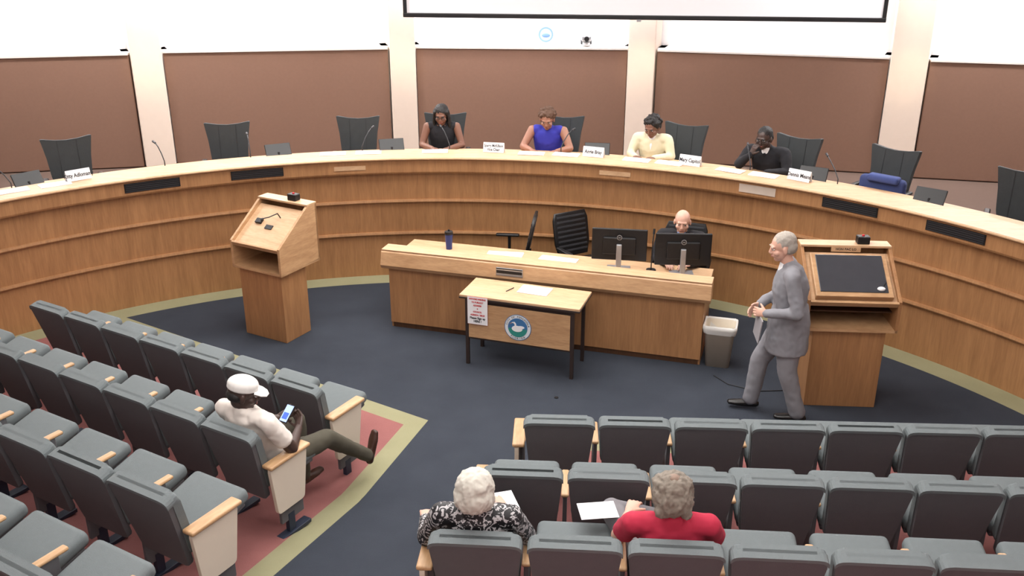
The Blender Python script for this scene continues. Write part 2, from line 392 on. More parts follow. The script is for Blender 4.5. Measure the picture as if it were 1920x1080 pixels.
def arctext(s_,r,a0,a1,size,flip=False):
    n=len(s_)
    for i,ch in enumerate(s_):
        if ch==' ':continue
        a=math.radians(a0+(a1-a0)*i/(n-1));rot=a-math.pi/2 if not flip else a+math.pi/2
        q.text(ch,size,m_ink,TR(sx0+r*math.cos(a),cy-.007,sz0+r*math.sin(a))@RX90@Matrix.Rotation(rot,4,'Z'))
arctext('CITY OF PENSACOLA',.113,165,15,.026);arctext('FLORIDA',.114,235,305,.026,True)
# hanging sign
q.box((-.41,-td/2-.006,.595),(.205,.003,.285),m_paper)
for k,(t,sz,m_) in enumerate((('ANYONE WISHING',.022,m_red),('TO PUBLICLY',.022,m_red),('ADDRESS',.022,m_red),('&',.018,m_red),('COUNCIL',.022,m_red),('AGENDA / ISSUE',.022,m_red),('Please Sign up',.031,m_ink),('HERE !',.031,m_ink))):
    q.text(t,sz,m_,TR(-.41,-td/2-.009,.715-k*.033)@RX90,sx=.9,bold=.0008)
q.box((-.41,-td/2-.005,.595),(.207,.002,.29),m_red)
q.build('sign_up_table',(.1325,8.505,0),math.radians(-18.5))
paper('sign_up_sheet',(.22,8.56,.743),math.radians(-22),.3,.2)
q=M();q.cyl((-.06,0,.004),(.06,0,.004),.004,.004,m_ink,8);q.build('pen',(-.02,8.58,.744),.9)
# ------------------------------------------------------------------ lecterns
def lectern(name,loc,rz,W,D,bW,bD,kind):
    q=M();zb=.76
    # pedestal
    q.box((0,.04+bD/2,zb/2),(bW,bD,zb),m_woodV,.004)
    # carcass bottom, back, sides
    q.box((0,D/2,zb+.01),(W,D,.025),m_woodH);q.box((0,D-.012,(zb+1.38)/2),(W,.024,1.38-zb),m_woodV)
    prof=[(0,zb),(0,1.05),(D-.14,1.375),(D,1.38),(D,zb)]
    for s in(-1,1):q.prism(prof,.028,m_woodH if kind=='L' else m_woodV,TR(s*(W/2-.014),0,0)@SXM,.003)
    # shelf
    q.box((0,D/2+.02,1.0),(W-.05,D-.04,.022),m_woodH)
    if kind=='R':q.box((0,D/2+.06,zb+.14),(W-.06,D-.14,.012),m_woodD)
    q.box((0,D-.03,.9),(W-.05,.01,.24),m_woodD)
    # sloped reading board
    ang=math.atan2(.31,D-.14);ln=math.hypot(.31,D-.14)
    B=TR(0,(D-.14)/2,1.195-.02)@Matrix.Rotation(ang,4,'X')
    q2=q.mx;q.mx=B
    q.box((0,0,-.02),(W-.056,ln,.02),m_woodT);q.box((0,-ln/2+.012,.0),(W-.05,.024,.045),m_woodH,.004)
    if kind=='R':
        q.box((-.0,-.0,.02),(W-.14,ln-.1,.06),m_woodH,.006);q.box((0,.01,.052),(W-.22,ln-.17,.01),m_scr,.003)
        q.ell((W/2-.17,-ln/2+.13,.062),(.035,.022,.014),m_paper);q.tube([(W/2-.17,-ln/2+.13,.06),(W/2-.12,-ln/2+.2,.06),(W/2-.12,.1,.06)],.003,m_black)
    else:
        q.box((-.16,.05,.0),(.08,.06,.03),m_black,.006);q.box((.0,.0,-.005),(.09,.05,.01),m_black)
        q.tube([(.06,.14,-.01),(.06,.14,.06),(.03,.05,.1),(.0,-.0,.13)],.006,m_black);q.ell((.0,-.01,.13),(.013,.02,.013),m_black)
    q.mx=q2
    q.box((0,D-.07,1.385),(W,.15,.022),m_woodT,.004)
    # timer lamp box on the ledge
    tx=.16 if kind=='R' else .1
    q.box((tx,D-.07,1.43),(.11,.08,.07),m_black,.008);q.cyl((tx,D-.07,1.465),(tx,D-.07,1.475),.012,.012,m_red,10)
    if kind=='R':
        q.box((0,D-.147,1.36),(.26,.004,.05),m_woodT);q.text('HON PAC LO',.03,m_ink,TR(0,D-.15,1.36)@RX90,bold=.0004)
    q.build(name,loc,rz)
rl=math.radians(-29);c_=V((-2.60,9.03));lectern('lectern',(c_.x,c_.y,0),rl,.66,.60,.56,.38,'L')
lectern('lectern',(2.965,7.56,0),math.radians(-4),.80,.62,.63,.42,'R')
# ------------------------------------------------------------------ waste bin
def binm():
    q=M()
    def ring(w,d,z,r=.04,n=5):
        o=[]
        for cx,cy_,a0 in((w-r,d-r,0),(-w+r,d-r,90),(-w+r,-d+r,180),(w-r,-d+r,270)):
            for k in range(n+1):
                a=math.radians(a0+90*k/n);o.append((cx+r*math.cos(a),cy_+r*math.sin(a),z))
        return o
    def skin(rings,m,cap=False):
        vs=sum(rings,[]);n=len(rings[0]);fs=[]
        for i in range(len(rings)-1):
            for k in range(n):fs.append((i*n+k,i*n+(k+1)%n,(i+1)*n+(k+1)%n,(i+1)*n+k))
        if cap:fs.append(list(range(n))[::-1])
        q.add(vs,fs,m,True)
    skin([ring(.115,.09,0),ring(.145,.12,.40),ring(.155,.13,.405),ring(.155,.13,.43),ring(.14,.115,.43),ring(.11,.09,.02)],m_bin,True)
    q.add(ring(.11,.09,.02),[list(range(24))],m_bin)
    rr=[]
    for z,g in((.36,.149),(.41,.162),(.445,.16),(.44,.145),(.3,.13)):
        r0=ring(g,g-.025,z);rr.append([(x+random.uniform(-.004,.004),y+random.uniform(-.004,.004),z_+random.uniform(-.008,.008)) for x,y,z_ in r0])
    skin(rr,m_bag)
    q.build('waste_bin',(2.04,8.47,0),math.radians(-16))
binm()
q=M();q.cyl((0,0,0),(0,0,.006),.02,.018,m_black);q.build('floor_outlet_cap',(.41,7.76,0))
q=M();q.tube([(1.95,8.2,.005),(2.05,8.02,.005),(2.3,7.88,.005),(2.62,7.9,.005)],.004,m_black);q.build('floor_cable')
# ------------------------------------------------------------------ auditorium seating
def rounded(pol,r,n=5):
    out=[];k=len(pol)
    for i in range(k):
        p=V(pol[i]);a=V(pol[i-1]);b=V(pol[(i+1)%k]);d1=(a-p).normalized();d2=(b-p).normalized()
        rr=r[i] if isinstance(r,list) else r
        for j in range(n+1):
            t=j/n;s0=p+d1*rr;s2=p+d2*rr;out.append(tuple(s0*(1-t)**2+p*2*t*(1-t)+s2*t**2))
    return out
def seat_mesh(open_=False):
    q=M()
    BB=TR(0,.115,.33)@Matrix.Rotation(math.radians(14),4,'X')@RX90
    shell=rounded([(-.195,-.04),(.195,-.04),(.25,.514),(-.25,.514)],[.03,.03,.05,.05])
    q.prism(shell,.04,m_seatD,BB@TR(0,0,.0),.006,False,2)
    cush=rounded([(-.21,.03),(.21,.03),(.254,.528),(-.254,.528)],[.05,.05,.06,.06])
    q.prism(cush,.055,m_seatL,BB@TR(0,0,-.042),.018,False,4)
    # upholstered welt wrapping over the top of the shell
    top=[(-.2495,.47),(-.252,.475),(-.2525,.487),(-.249,.503),(-.238,.516),(-.22,.524),(-.19,.528),(.19,.528),(.22,.524),(.238,.516),(.249,.503),(.2525,.487),(.252,.475),(.2495,.47),(.238,.488),(.222,.5),(.19,.505),(-.19,.505),(-.222,.5),(-.238,.488)]
    q.prism(top,.06,m_seatL,BB@TR(0,0,-.005),0.,False)
    S=TR(0,.18,.40)@Matrix.Rotation(math.radians(0 if open_ else 14),4,'X')
    s0=q.mx;q.mx=S
    q.box((0,.22,.02),(.45,.44,.10),m_seatL,.04,seg=4);q.box((0,.2,-.035),(.42,.38,.03),m_seatD,.01)
    q.mx=s0
    return q
def arm(q,x,end=0):
    q.box((x,.26,.33),(.028,.22,.5),m_seatD,.006);q.box((x,.28,.585),(.05,.30,.026),m_cap,.012,seg=3)
    q.box((x,.24,.02),(.035,.06,.22),m_navymetal);q.box((x,.26,-.03),(.07,.3,.03),m_navymetal,.004)
    if end:
        pol=rounded([(.10,.2),(.36,.2),(.42,.58),(.06,.58)],.03,3)
        q.prism(pol,.03,m_panelcream,TR(x+end*.028,0,0)@SXM,.003)
        q.box((x+end*.015,.25,.59),(.09,.39,.03),m_cap,.012,seg=3)
sq=seat_mesh();arm(sq,-.265);me_seat=sq.mesh('auditorium_seat')
sq=seat_mesh(True);arm(sq,-.265);me_open=sq.mesh('auditorium_seat_open')
eq=M();arm(eq,0,1);me_endR=eq.mesh('row_end_panel');eq=M();arm(eq,0,-1);me_endL=eq.mesh('row_end_panel_left')
def row(origin,ang,pitch,n,z,leftend,rightend,opens=()):
    a=math.radians(ang);d=V((math.cos(a),math.sin(a)));o=V(origin)
    for i in range(n):
        p=o+d*pitch*(i+.5);inst('auditorium_seat',me_open if i in opens else me_seat,(p.x,p.y,z),a,(pitch/.53,1,1))
    if rightend:
        p=o+d*pitch*n;inst('row_end_panel',me_endR,(p.x,p.y,z),a)
    if leftend:
        p=o-d*.01;inst('row_end_panel',me_endL,(p.x,p.y,z),a)
row((.068,5.893),-2.75,.535,8,0,1,0)
row((-.197,5.010),-3.7,.527,8,.15,1,0)
row((-.457,4.142),-4.3,.525,8,.30,1,0,(0,2))
def rowL(end,pitch,n,z,opens=()):
    a=math.radians(-30.2);d=V((math.cos(a),math.sin(a)));o=V(end)-d*pitch*n;row(o,-30.2,pitch,n,z,0,1,opens)
rowL((-1.44,6.30),.493,7,0);rowL((-1.68,5.38),.495,8,.15,(7,));rowL((-1.90,4.47),.54,7,.30);rowL((-2.14,3.56),.54,6,.45)
# ------------------------------------------------------------------ projection screen, ptz camera, wall seal
q=M();a=V((-1.457,13.43));b=V((4.85,12.80));d=(b-a);L_=d.length;an=math.atan2(d.y,d.x);c0=(a+b)/2
q.box((0,0,4.13),(L_,.02,2.58),m_scrwhite)
q.box((0,-.005,2.83),(L_+.06,.04,.06),m_black,.01);
for s in(-1,1):q.box((s*(L_/2),-.008,4.13),(.05,.03,2.58),m_black)
q.box((0,0,5.47),(L_+.2,.16,.1),m_white,.02);q.box((0,-.01,2.79),(.06,.03,.03),m_silver)
q.build('projection_screen',(c0.x,c0.y,0),an)
q=M();q.cyl((0,0,0),(0,0,.05),.06,.065,m_silver);q.box((0,0,.1),(.14,.11,.09),m_silver,.02);q.cyl((0,-.05,.1),(0,-.085,.1),.035,.035,m_black);q.box((0,0,.05),(.16,.05,.07),m_dgrey,.01);q.build('ptz_camera',(1.08,14.16,2.325))
q=M();q.cyl((0,0,0),(0,-.02,0),.11,.11,mat('wall_seal_blue',(110,140,180),.7),32);q.cyl((0,-.015,0),(0,-.03,0),.085,.085,mat('wall_seal_pale',(150,170,195),.7),32);q.ell((0,-.03,-.01),(.06,.01,.03),mat('wall_seal_bird',(90,120,165),.7));q.build('wall_seal',(.5,14.40,2.45))
# ------------------------------------------------------------------ people
def loft(rings,side,n=18,capr=.9):
    vs=[];fs=[];k=len(rings);side=V(side)
    C=[V(r[0]) for r in rings]
    allr=[]
    def axis(i):
        a=C[max(0,i-1)];b=C[min(k-1,i+1)];return (b-a).normalized()
    for i,(c,rw,rd) in enumerate(rings):
        ax=axis(i);s=(side-ax*side.dot(ax));s=s.normalized() if s.length>1e-4 else ax.orthogonal().normalized();d=ax.cross(s)
        seq=[]
        if i==0:
            for t in(.3,.75):seq.append((V(c)-ax*min(rw,rd)*math.cos(t*math.pi/2)*.9,math.sin(t*math.pi/2)))
        seq.append((V(c),1.))
        if i==k-1:
            for t in(.75,.3):seq.append((V(c)+ax*min(rw,rd)*math.cos(t*math.pi/2)*capr,math.sin(t*math.pi/2)))
        for cc,f in seq:
            allr.append([cc+s*rw*f*math.cos(2*math.pi*j/n)+d*rd*f*math.sin(2*math.pi*j/n) for j in range(n)])
    for r in allr:vs+=r
    for i in range(len(allr)-1):
        for j in range(n):fs.append((i*n+j,i*n+(j+1)%n,(i+1)*n+(j+1)%n,(i+1)*n+j))
    fs.append(list(range(n))[::-1]);o=(len(allr)-1)*n;fs.append([o+j for j in range(n)])
    return vs,fs
class Blob:
    def __init__(s):s.v=[];s.f=[]
    def add(s,vs,fs):
        o=len(s.v);s.v+=[tuple(p) for p in vs];s.f+=[[o+i for i in f] for f in fs]
    def cap(s,*pts):
        s.add(*loft([(p,r,r) for p,r in pts],(.3,.2,.9) if abs((V(pts[-1][0])-V(pts[0][0])).normalized().dot(V((.3,.2,.93))))<.9 else (1,0,0),14))
    def limb(s,*pts):
        # separate tapered segments so bends never pinch
        for a,b in zip(pts[:-1],pts[1:]):s.cap(a,b)
    def loft(s,rings,side,capr=.9):s.add(*loft(rings,side,22,capr))
    def ell(s,c,r,mx=None):
        bm=bmesh.new();bmesh.ops.create_uvsphere(bm,u_segments=18,v_segments=12,radius=1.)
        T=Matrix.Translation(c)@Matrix.Diagonal((*r,1))
        if mx is not None:T=mx@T
        bm.verts.index_update();s.add([T@v.co for v in bm.verts],[[v.index for v in f.verts] for f in bm.faces]);bm.free()
    def out(s,vox,it=3,nz=0.,nscale=12.):
        me=bpy.data.meshes.new('b');me.from_pydata(s.v,[],s.f);ob=bpy.data.objects.new('b',me);COL.objects.link(ob)
        bm=bmesh.new();bm.from_mesh(me);bmesh.ops.recalc_face_normals(bm,faces=bm.faces);bm.to_mesh(me);bm.free()
        r=ob.modifiers.new('r','REMESH');r.mode='VOXEL';r.voxel_size=vox
        if it:
            sm=ob.modifiers.new('s','SMOOTH');sm.factor=.5;sm.iterations=it
        dg=bpy.context.evaluated_depsgraph_get();m2=bpy.data.meshes.new_from_object(ob.evaluated_get(dg))
        vs=[v.co.copy() for v in m2.vertices];ns=[v.normal.copy() for v in m2.vertices];fs=[list(p.vertices) for p in m2.polygons]
        if nz:
            vs=[p+n_*nz*(noise.noise(V((p.x*nscale,p.y*nscale,p.z*nscale*.6)))+.5*noise.noise(p*nscale*2.3)) for p,n_ in zip(vs,ns)]
        bpy.data.objects.remove(ob);bpy.data.meshes.remove(me);bpy.data.meshes.remove(m2)
        return vs,fs
def hand(bl,w,fwd,nrm,side,curl=.35,s=1.):
    w=V(w);fwd=V(fwd).normalized();nrm=V(nrm);nrm=(nrm-fwd*nrm.dot(fwd)).normalized();lat=fwd.cross(nrm).normalized()
    # nrm = palm facing direction; thumb side lat*side
    bl.add(*loft([(w-fwd*.02,.026*s,.02*s),(w+fwd*.03*s,.036*s,.017*s),(w+fwd*.085*s,.04*s,.013*s)],lat,16))
    for i,(o,l) in enumerate(((.031,.070),(.0105,.08),(-.0105,.075),(-.031,.058))):
        p=w+fwd*.083*s+lat*side*o*s;d=fwd+lat*side*o*1.2;d.normalize();pts=[(p,.0095*s)]
        for k,fr in enumerate((.45,.3,.25)):
            d=(d*math.cos(curl)+nrm*math.sin(curl)).normalized();p=p+d*l*fr*s;pts.append((p,(.009-.001*k)*s))
        bl.cap(*pts)
    p=w+fwd*.025*s+lat*side*.026*s;d=(fwd*.75+lat*side*.75+nrm*.25).normalized()
    p2=p+d*.04*s;d2=(d+nrm*curl*.7+fwd*.3).normalized();bl.cap((p,.013*s),(p2,.0105*s),(p2+d2*.03*s,.008*s))
def person(name,origin,rz,J,skin,top,pants,shoes,hairm,hair='short',head=(0,0,0),sleeve='long',bulk=1.,glasses=False,skirt=None,shirt=None,tie=None,curlh=.4,lips=(150,90,80),neckline=.0,hs=1.,tnoise=.006,legw=1.,depth=1.):
    q=M();g={k:V(v) for k,v in J.items()}
    P,C,N,H=g['P'],g['C'],g['N'],g['H'];side=(g['shR']-g['shL']).normalized()
    b=Blob();bk=bulk;dp_=bulk*depth
    W=(P*.5+C*.5);U=(g['shR']+g['shL'])/2
    up=(N-C).normalized()
    b.loft([(P-(C-P).normalized()*.02,.165*bk,.12*dp_),(P+(C-P)*.2,.165*bk,.125*dp_),(W,.150*bk,.115*dp_),(C,.168*bk,.125*dp_),(C*.45+U*.55,.17*bk,.108*dp_),(U+(N-U)*.2,.135*bk,.085*dp_),(N-up*.01,.072,.062)],side)
    for s in 'LR':
        sh,el,wr=g['sh'+s],g['el'+s],g['wr'+s]
        if sleeve=='long':
            b.limb((sh+(U-sh)*.45,.066*bk),(sh,.060*bk));b.limb((sh,.061*bk),(sh*.5+el*.5,.057*bk),(el,.050*bk),(el*.5+wr*.5,.045),(wr,.038))
        elif sleeve=='short':
            b.limb((sh+(U-sh)*.45,.064*bk),(sh,.058*bk));b.limb((sh,.059*bk),(sh*.35+el*.65,.061*bk))
        else:
            b.cap((sh+(U-sh)*.5,.055*bk),(sh+(U-sh)*.2,.056*bk))
    if skirt:
        z=skirt;b.loft([(P+V((0,0,.1)),.168*bk,.13*dp_),(P,.180*bk,.145*dp_),(P+V((0,-.0,-z)),.19*bk,.155*dp_)],side,.12)
    q.add(*b.out(.011,4,tnoise,11.),top,True)
    if shirt is not None:
        # shirt front wedge lying on the chest + optional tie
        fwd=side.cross(up)*-1.
        if fwd.dot(V((0,1,0)))<0:fwd=-fwd
        fwd=(fwd-up*fwd.dot(up)).normalized()
        bb=Blob();bb.loft([(N-up*.0+fwd*.018,.05,.05),(N-up*.05+fwd*.045,.05,.042),(C*.55+U*.45+fwd*.075,.028,.045),(C+fwd*.09,.008,.04)],side)
        q.add(*bb.out(.008,2),shirt,True)
        if tie is not None:
            bb=Blob();bb.loft([(N-up*.035+fwd*.085,.018,.012),(N-up*.07+fwd*.092,.013,.012),(C+fwd*.125,.024,.012)],side);q.add(*bb.out(.006,1),tie,True)
    # pants
    b=Blob();b.loft([(P+(C-P)*.1,.155*bk,.115*bk),(P,.165*bk,.125*bk),((g['hipL']+g['hipR'])/2-V((0,0,.03)),.15*bk,.11*bk)],side)
    for s in 'LR':
        hp,kn,an=g['hip'+s],g['kn'+s],g['an'+s]
        b.limb((hp,.095*bk),(hp*.5+kn*.5,.083*bk*legw),(kn,.066*bk*legw),(kn*.6+an*.4,.06*bk*legw),(an,.052*legw*legw))
    q.add(*b.out(.012,4,.006*legw*legw,9.),pants,True)
    # shoes
    b=Blob()
    for s in 'LR':
        an,to=g['an'+s],g['to'+s];d=(to-an)
        upv=V(g.get('upf'+s,(0,0,1)));dd=(d-upv*d.dot(upv)).normalized();low=an-upv*.05;sd=dd.cross(upv)
        b.add(*loft([(low-dd*.055,.032,.03),(low+dd*.03,.036,.036),(low+dd*.12,.043,.028),(low+dd*.185,.034,.02)],sd,16));b.cap((an,.04),(low+dd*.01,.038))
    q.add(*b.out(.009,2),shoes,True)
    # skin: neck, arms
    b=Blob();b.cap((N-up*.03,.058),(N+(H-N)*.55,.052))
    if neckline:b.ell(N-up*.035,(.085,.06,.05))
    for s in 'LR':
        sh,el,wr=g['sh'+s],g['el'+s],g['wr'+s]
        if sleeve=='none':b.limb((sh,.053*bk),(sh*.5+el*.5,.048*bk),(el,.042*bk),(el*.6+wr*.4,.038),(wr,.027))
        elif sleeve=='short':b.limb((sh*.45+el*.55,.046*bk),(el,.042*bk),(el*.6+wr*.4,.037),(wr,.027))
        else:b.cap((el*.15+wr*.85,.028),(wr,.027))
    q.add(*b.out(.010,3),skin,True)
    b=Blob()
    for s,sg in(('L',-1),('R',1)):
        el,wr=g['el'+s],g['wr'+s];fw=(wr-el).normalized()
        fw2=V(g.get('hf'+s,fw));nn=V(g.get('hn'+s,(0,0,-1)))
        # thumb on the inner side for palms-down
        lat=fw2.normalized().cross((nn-fw2.normalized()*nn.dot(fw2.normalized())).normalized())
        inner=V((-sg,.25,0));sd=1 if lat.dot(inner)>0 else -1
        hand(b,wr,fw2,nn,sd,curlh)
    q.add(*b.out(.0048,1),skin,True)
    # head
    yaw,pitch,roll=[math.radians(x) for x in head]
    HM=Matrix.Translation(H)@Matrix.Rotation(-yaw,4,'Z')@Matrix.Rotation(-pitch,4,'X')@Matrix.Rotation(roll,4,'Y')@Matrix.Scale(hs,4)
    b=Blob()
    for c,r in(((0,-.012,.028),(.075,.094,.086)),((0,.02,-.03),(.060,.068,.078)),((0,.052,-.085),(.028,.026,.022)),((0,.074,.028),(.05,.016,.012)),
               ((.038,.055,-.025),(.026,.026,.024)),((-.038,.055,-.025),(.026,.026,.024)),((.078,-.002,-.008),(.010,.018,.031)),((-.078,-.002,-.008),(.010,.018,.031)),
               ((0,.08,-.052),(.026,.012,.012)),((0,.095,-.026),(.018,.014,.010)),((0,-.02,-.06),(.05,.055,.05))):b.ell(c,r)
    b.cap(((0,.082,.02),.009),((0,.1,-.02),.012))
    vs,fs=b.out(.0055,2);q.add(vs,fs,skin,True,HM)
    m_lip=mat(name+'_lips',lips,.5)
    q.ell((0,.0895,-.0545),(.023,.006,.0065),m_lip,mx=HM,n=12)
    for s in(-1,1):
        q.ell((s*.031,.0765,.008),(.0145,.010,.0075),m_eyew,mx=HM,n=12);q.ell((s*.031,.084,.007),(.006,.004,.006),m_iris,mx=HM,n=10)
        q.ell((s*.032,.086,.026),(.019,.006,.0035),hairm if hair!='bald' else mat('brow',(150,120,95),.8),mx=HM,n=10)
        q.ell((s*.031,.079,.0155),(.016,.009,.003),skin,mx=HM,n=10)
    if glasses:
        old=q.mx;q.mx=q.mx@HM
        for s in(-1,1):
            pts=[(s*.033+.022*math.cos(t*math.pi/6),.099,.006+.016*math.sin(t*math.pi/6)) for t in range(13)];q.tube(pts,.0022,m_black,6)
            q.tube([(s*.055,.098,.01),(s*.08,.0,.008)],.002,m_black,6)
        q.tube([(-.011,.1,.01),(.011,.1,.01)],.0022,m_black,6);q.mx=old
    b=Blob();hz=.0
    if hair=='short':b.ell((0,-.024,.047),(.080,.092,.080));b.ell((0,-.045,.0),(.078,.072,.07));hz=.005
    elif hair=='shaggy':
        b.ell((0,-.055,-.005),(.094,.07,.085));b.ell((0,-.02,.045),(.086,.095,.082))
        for k in range(26):
            a=2*math.pi*k/26;c=V((math.cos(a)*.07,-.012+math.sin(a)*.074,.055+.012*random.random()))
            b.ell(c,(.028,.028,.03))
        for s in(-1,1):b.ell((s*.074,-.02,.01),(.026,.06,.06));b.ell((s*.06,-.07,-.06),(.03,.03,.035))
        hz=.012
        q.ell((0,-.05,.1),(.032,.03,.024),mat('scalp_thin',(140,118,104),.7),mx=HM)
    elif hair=='bald':b.ell((0,-.052,-.02),(.077,.057,.03));hz=.002
    elif hair=='bob':
        b.ell((0,-.03,.042),(.094,.103,.088));b.ell((0,-.055,-.01),(.1,.078,.085));b.ell((0,-.02,.03),(.1,.08,.07))
        for s in(-1,1):b.ell((s*.07,-.02,-.015),(.03,.06,.07))
        hz=.008
    elif hair=='curly':
        b.ell((0,-.03,.05),(.09,.1,.082));b.ell((0,-.05,.0),(.088,.07,.075))
        for k in range(46):
            a=random.uniform(0,2*math.pi);e=random.uniform(-.2,1.5);r0=.092
            c=V((math.cos(a)*math.cos(e)*r0,-.03+math.sin(a)*math.cos(e)*.1,.04+math.sin(e)*.085))
            if c.y>.045 and c.z<.075:continue
            b.ell(c,(.02,.02,.02))
        hz=.006
    elif hair=='long':
        b.ell((0,-.024,.045),(.086,.1,.084));b.ell((0,-.06,-.02),(.085,.06,.09))
        for s in(-1,1):b.loft([(V((s*.07,.0,.06)),.022,.05),(V((s*.086,-.005,-.02)),.02,.045),(V((s*.09,.0,-.1)),.022,.04),(V((s*.095,.01,-.19)),.018,.03)],(1,0,0))
        b.loft([(V((0,-.07,.0)),.08,.04),(V((0,-.075,-.1)),.085,.035),(V((0,-.08,-.19)),.08,.025)],(1,0,0));hz=.005
    elif hair=='cap':b.ell((0,-.045,-.01),(.078,.066,.05));hz=.002
    vs,fs=b.out(.007,2,hz,45.)
    q.add(vs,fs,hairm,True,HM)
    if hair=='cap':
        mc=mat('cap_white',(236,234,230),.8);b=Blob();b.ell((0,-.014,.066),(.084,.102,.062));b.ell((0,-.014,.045),(.085,.103,.022));vs,fs=b.out(.007,2)
        q.add(vs,fs,mc,True,HM)
        bill=[(-.072,.0),(-.07,.05),(-.045,.085),(0,.098),(.045,.085),(.07,.05),(.072,.0)]
        q.prism(bill,.008,mc,HM@TR(0,.062,.040)@Matrix.Rotation(-.22,4,'X'),.003);q.ell((0,-.012,.128),(.01,.01,.006),mc,mx=HM)
    return q.build(name,origin,rz)
def seated(**kw):
    J=dict(P=(0,0,.55),C=(0,.05,.86),N=(0,.09,1.03),H=(0,.14,1.14),shL=(-.18,.07,.985),shR=(.18,.07,.985),elL=(-.25,.14,.76),elR=(.25,.14,.76),
        wrL=(-.13,.38,.79),wrR=(.13,.38,.79),hipL=(-.09,.0,.52),hipR=(.09,.0,.52),knL=(-.11,.42,.53),knR=(.11,.42,.53),anL=(-.11,.42,.1),anR=(.11,.42,.1),toL=(-.11,.6,.03),toR=(.11,.6,.03))
    J.update(kw);return J
sk_mid=mat('skin_brown',(156,110,90),.5,var=.05);sk_tan=mat('skin_deep_brown',(122,84,68),.5,var=.05);sk_pale=mat('skin_pale',(212,166,146),.5,var=.05);sk_black=mat('skin_very_dark',(66,48,42),.45,var=.05)
h_black=mat('hair_black',(22,19,19),.6,var=.4,scale=60);h_brown=mat('hair_brown',(84,58,42),.7,var=.4,scale=60);h_white=mat('hair_white',(228,224,212),.7,var=.1,scale=60,bump=.6);h_grey=mat('hair_grey',(146,136,124),.7,var=.35,scale=50,bump=.6);h_silver=mat('hair_silver',(176,168,158),.7,var=.2,scale=60,bump=.4)
c_black=mat('cloth_black',(24,24,30),.85,var=.15);c_dark=mat('cloth_charcoal',(34,34,40),.85);c_royal=mat('cloth_royal_blue',(46,48,156),.8);c_yellow=mat('cloth_pale_cream',(218,210,180),.8);c_suit=mat('cloth_grey_suit',(132,132,138),.85,var=.06,scale=20);c_tee=mat('cloth_white',(230,222,214),.85,var=.03);c_olive=mat('cloth_olive',(76,72,60),.85);c_red=mat('cloth_red',(184,40,68),.85);c_pgrey=mat('cloth_light_grey',(124,122,126),.85);c_sblue=mat('cloth_light_blue',(120,140,180),.8)
sh_black=mat('shoe_black',(20,18,18),.35);sh_brown=mat('shoe_brown',(64,38,28),.4)
def dperson(name,deg,r,J,**kw):
    p=dp(r,deg,.68);return person(name,p,face_in(deg),J,**kw)
dperson('seated_woman',90.6,7.22,seated(H=(0,.125,1.13),wrL=(-.1,.42,.785),wrR=(.1,.42,.785)),skin=sk_tan,top=c_black,pants=c_black,shoes=sh_black,hairm=h_black,hair='long',head=(5,16,0),sleeve='none',glasses=True,bulk=.98,neckline=1,hs=1.06)
dperson('seated_woman',79.9,7.18,seated(H=(.0,.17,1.12),C=(0,.07,.86),N=(0,.11,1.02),shL=(-.19,.1,.975),shR=(.19,.1,.975),elL=(-.29,.2,.78),elR=(.29,.2,.78),wrL=(-.15,.42,.79),wrR=(.15,.42,.79)),skin=sk_mid,top=c_royal,pants=c_dark,shoes=sh_black,hairm=h_brown,hair='curly',head=(0,24,0),sleeve='none',bulk=1.1,neckline=1,hs=1.06)
dperson('seated_woman',69.4,7.15,seated(H=(0,.15,1.10),N=(0,.1,1.0),C=(0,.06,.85),shL=(-.18,.09,.955),shR=(.18,.09,.955),wrL=(-.1,.43,.80),wrR=(.12,.43,.80)),skin=sk_tan,top=c_yellow,pants=c_dark,shoes=sh_black,hairm=h_black,hair='curly',head=(12,24,0),sleeve='long',shirt=m_paper,bulk=1.05,hs=1.06)
dperson('seated_man',58.2,7.12,seated(H=(.03,.17,1.11),N=(.01,.11,1.0),C=(0,.06,.85),shL=(-.2,.09,.95),shR=(.2,.09,.95),elR=(.27,.26,.80),wrR=(.13,.29,.94),hfR=(-.35,-.1,.9),hnR=(-.5,-.7,.2),elL=(-.28,.2,.77),wrL=(-.1,.42,.79)),skin=sk_black,top=c_black,pants=c_black,shoes=sh_black,hairm=h_black,hair='short',head=(8,12,0),sleeve='long',shirt=m_paper,tie=c_black,glasses=True,bulk=1.1,hs=1.06)
# clerk behind the desk
p=dk(2.93,1.02,0)
person('seated_clerk',(p.x,p.y,0),dang+math.pi,seated(H=(0,.09,1.17),N=(0,.06,1.05),C=(0,.03,.88),shL=(-.2,.05,1.0),shR=(.2,.05,1.0),wrL=(-.12,.36,.80),wrR=(.12,.36,.80)),skin=sk_pale,top=c_black,pants=c_black,shoes=sh_black,hairm=mat('hair_fringe',(170,130,105),.8),hair='bald',head=(-5,12,0),sleeve='long',shirt=c_sblue,tie=mat('tie_navy',(40,60,120),.6),bulk=1.12,hs=1.05)
task_chair((p.x+.03,p.y+.1,0),dang+math.pi)
